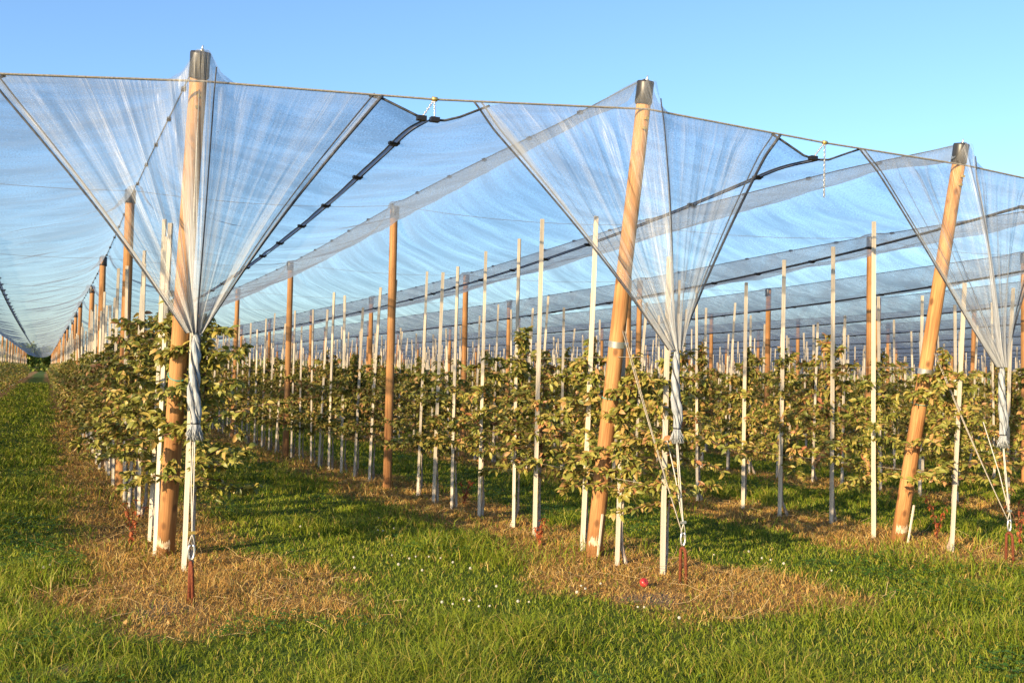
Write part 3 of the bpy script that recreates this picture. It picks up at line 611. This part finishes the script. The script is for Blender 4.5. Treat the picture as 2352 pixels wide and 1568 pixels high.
# ------------------------------------------------------------------ small things
q = np.random.default_rng(12)
fm = MB()
for k in range(46):
    z = 1 - 2 * (k + .5) / 46; a = k * 2.4; r_ = math.sqrt(1 - z * z); d = np.array([r_ * math.cos(a), r_ * math.sin(a), z]); fm.tube([d * .004, d * .0115 + [0, 0, .003]], [.0028, .0016], 4)
fm = fm.mesh('clover_flower', M['flower']); stm = MB().tube([(0, 0, -.07), (.002, 0, 0)], .0013, 4).mesh('stem', M['clover'])
import itertools
FL = [(870, 1185), (880, 1215), (905, 1207), (868, 1215), (955, 1280), (985, 1283), (1012, 1285), (1040, 1295), (1080, 1305), (940, 1285), (915, 1300), (900, 1275), (1015, 1390), (1040, 1388), (1065, 1375), (1078, 1385), (1100, 1388), (1140, 1350), (1125, 1388), (1190, 1375), (1335, 1348), (1325, 1355), (1345, 1345), (1380, 1338), (1215, 1375), (1465, 1385), (1480, 1395), (1770, 1280), (1800, 1290), (1720, 1262), (1750, 1280), (1640, 1275), (115, 1297), (100, 1300), (42, 1197), (815, 1300), (812, 1280), (970, 1305), (1560, 1412), (1910, 1310), (765, 1185), (690, 1210)]
def groundpt(px, py):
    d = fw + r2 * ((px - 1176) / 2352) - u2 * ((py - 784) / 2352); t = -(HC - .07) / d.z; return d.x * t, d.y * t
for i, (px, py) in enumerate(FL):
    fx, fy = groundpt(px, py); 
    o = tag(obj('clover_flower', fm, None, (fx, fy, float(gz(fx, fy)) + q.uniform(.05, .085)), (q.normal(0, .3), q.normal(0, .3), q.uniform(0, 6))), 'small round white clover flower standing in the green grass', 'flower', 'white clover flowers in the grass'); s = q.uniform(.6, .95); o.scale = (s, s, s); obj('stem', stm, o)
ab = MB(); A = np.linspace(0, np.pi, 14); n = 20; V = []
for t in A:
    r_ = .036 * math.sin(t) * (1 + .12 * math.cos(t)); V += [(r_ * math.cos(p), r_ * math.sin(p), .033 * math.cos(t) - .012 * math.exp(-(math.sin(t) / .3)**2) * math.copysign(1, math.cos(t))) for p in np.arange(n) * 2 * np.pi / n]
ab.add(V, [(i * n + j, (i + 1) * n + j, (i + 1) * n + (j + 1) % n, i * n + (j + 1) % n) for i in range(13) for j in range(n)])
ap = tag(ab.build('apple', M['apple']), 'fallen red apple lying in dry grass by the middle row', 'apple'); ap.location = (4.15, 6.62, float(gz(4.15, 6.62)) + .04); ap.rotation_euler = (.9, .4, 0)
MB().tube([(0, 0, .018), (.004, 0, .045)], .0016, 5).build('stalk', M['bark'], ap)
# withered weeds by the row feet
def weed(x, y, H, mat, lab, seed, cat='weed'):
    q = np.random.default_rng(seed); e = tag(empty('dry_weed', (x, y, float(gz(x, y)))), lab, cat); b = MB(); l = MB()
    for k in range(4):
        a = q.uniform(0, 6.28); s = np.linspace(0, 1, 6); hh = H * q.uniform(.6, 1); P = np.column_stack([math.cos(a) * .3 * hh * s * s, math.sin(a) * .3 * hh * s * s, hh * s]); b.tube(P, np.linspace(.004, .0015, 6), 5)
        for p in P[1:]:
            for _ in range(3):
                d = q.normal(0, 1, 3); d /= np.linalg.norm(d); u = np.cross(d, [0, 0, 1.]); u /= np.linalg.norm(u); w = np.cross(u, d); Q = leaf_pts(.055 * q.uniform(.6, 1.2), .022, q.uniform(.3, 1.6), .5); l.add(p + Q[:, :1] * d + Q[:, 1:2] * u + Q[:, 2:] * w, LQ)
    b.build('stem', M['twig'], e); l.build('foliage', mat, e)
weed(8.35, 7.75, .42, M['redleaf'], 'withered rust red weed just right of the right leaning post', 1)
weed(8.75, 7.1, .55, M['redleaf'], 'tall withered red brown weed by the right net anchor', 2)
weed(4.7, 11.6, .42, M['redleaf'], 'withered brown weed among the stakes of the middle row', 3)
weed(.75, 9.6, .42, M['redleaf'], 'withered red weed behind the foot of the left leaning post', 4)
weed(4.25, 8.6, .25, M['redleaf'], 'low red leaved weed left of the middle leaning post', 5)
# trees closing the lane far away
def fartree(x, y, H, Wd, seed, lab):
    q = np.random.default_rng(seed); e = tag(empty('broadleaf_tree', (x, y, float(gz(x, y)))), lab, 'tree', 'trees beyond the end of the rows'); tb = MB(); lb = MB(); tb.tube([(0, 0, 0), (.1, 0, H * .35), (0, .1, H * .8)], [.25, .18, .05], 8)
    for k in range(9): a = k * 2.4; z = H * (.25 + .06 * k); tb.tube([(0, 0, z), (math.cos(a) * Wd * .35, math.sin(a) * Wd * .35, z + H * .15)], [.08, .02], 5)
    m = 2600; c = q.normal(0, 1, (26, 3)); c /= np.linalg.norm(c, axis=1)[:, None]; c = c * np.array([Wd * .36, Wd * .36, H * .33]) * q.uniform(.5, 1, (26, 1)) + [0, 0, H * .6]
    C = c[q.integers(0, 26, m)] + q.normal(0, 1, (m, 3)) * [Wd * .1, Wd * .1, H * .07]; C[:, 2] = np.maximum(C[:, 2], .4); d = q.normal(0, 1, (m, 3)); d /= np.linalg.norm(d, axis=1)[:, None]; s = np.cross(d, q.normal(0, 1, (m, 3))); s /= np.linalg.norm(s, axis=1)[:, None]; L = .32
    lb.add(np.stack([C - d * L, C + s * L * .6, C + d * L, C - s * L * .6], 1), np.arange(m)[:, None] * 4 + np.arange(4)); tb.build('trunk', M['bark'], e); lb.build('crown', M['farleaf'], e, False)
fartree(-3.2, 196, 5.5, 5.5, 1, 'dark green tree at the far end of the grass lane, on the left'); fartree(1.6, 200, 5.0, 6, 2, 'yellow green bushy tree closing the far end of the grass lane'); fartree(5.5, 205, 6, 6, 3, 'green tree at the far lane end behind the left row')
# far-off wood along the horizon
qw = np.random.default_rng(44); m = 30000; b = np.radians(qw.uniform(-14, 66, m)); rr = qw.uniform(330, 360, m); hh = 3.5 + 4 * vnoise(b * 40, 0 * b, 3) + 2 * vnoise(b * 160, 0 * b, 4)
C = np.column_stack([rr * np.sin(b), rr * np.cos(b), hh * qw.random(m)]); d = qw.normal(0, 1, (m, 3)); d /= np.linalg.norm(d, axis=1)[:, None]; s_ = np.cross(d, qw.normal(0, 1, (m, 3))); s_ /= np.linalg.norm(s_, axis=1)[:, None]; L = .75
fwd = MB(); fwd.add(np.stack([C - d * L, C + s_ * L * .7, C + d * L, C - s_ * L * .7], 1), np.arange(m)[:, None] * 4 + np.arange(4))
tag(fwd.build('distant_wood', M['farleaf'], None, False), 'far off band of green trees along the horizon behind the orchard', 'wood', kind='stuff')
# ------------------------------------------------------------------ light
SE, SB = 17, 240
W = bpy.data.worlds.new('World'); S.world = W; W.use_nodes = True; t = W.node_tree; bg = t.nodes['Background']
sk = t.nodes.new('ShaderNodeTexSky'); sk.sky_type = 'NISHITA'; sk.sun_disc = False; sk.sun_elevation = R(SE); sk.sun_rotation = R(SB); sk.air_density = 1.0; sk.dust_density = .7; sk.ozone_density = 4.2
t.links.new(sk.outputs[0], bg.inputs[0]); bg.inputs[1].default_value = .12
sl = bpy.data.lights.new('Sun', 'SUN'); sl.energy = 5.0; sl.angle = R(.55); sl.color = (1, .765, .47); so = link(bpy.data.objects.new('Sun', sl))
dsun = Vector((math.sin(R(SB)) * math.cos(R(SE)), math.cos(R(SB)) * math.cos(R(SE)), math.sin(R(SE)))); so.rotation_euler = dsun.to_track_quat('Z', 'Y').to_euler(); so.location = (-20, -5, 20)
S.view_settings.view_transform = 'Standard'; S.view_settings.look = 'None'; S.view_settings.exposure = 1.2; S.view_settings.gamma = 1
S.cycles.transparent_max_bounces = 40; S.cycles.max_bounces = 7; S.cycles.use_denoising = True
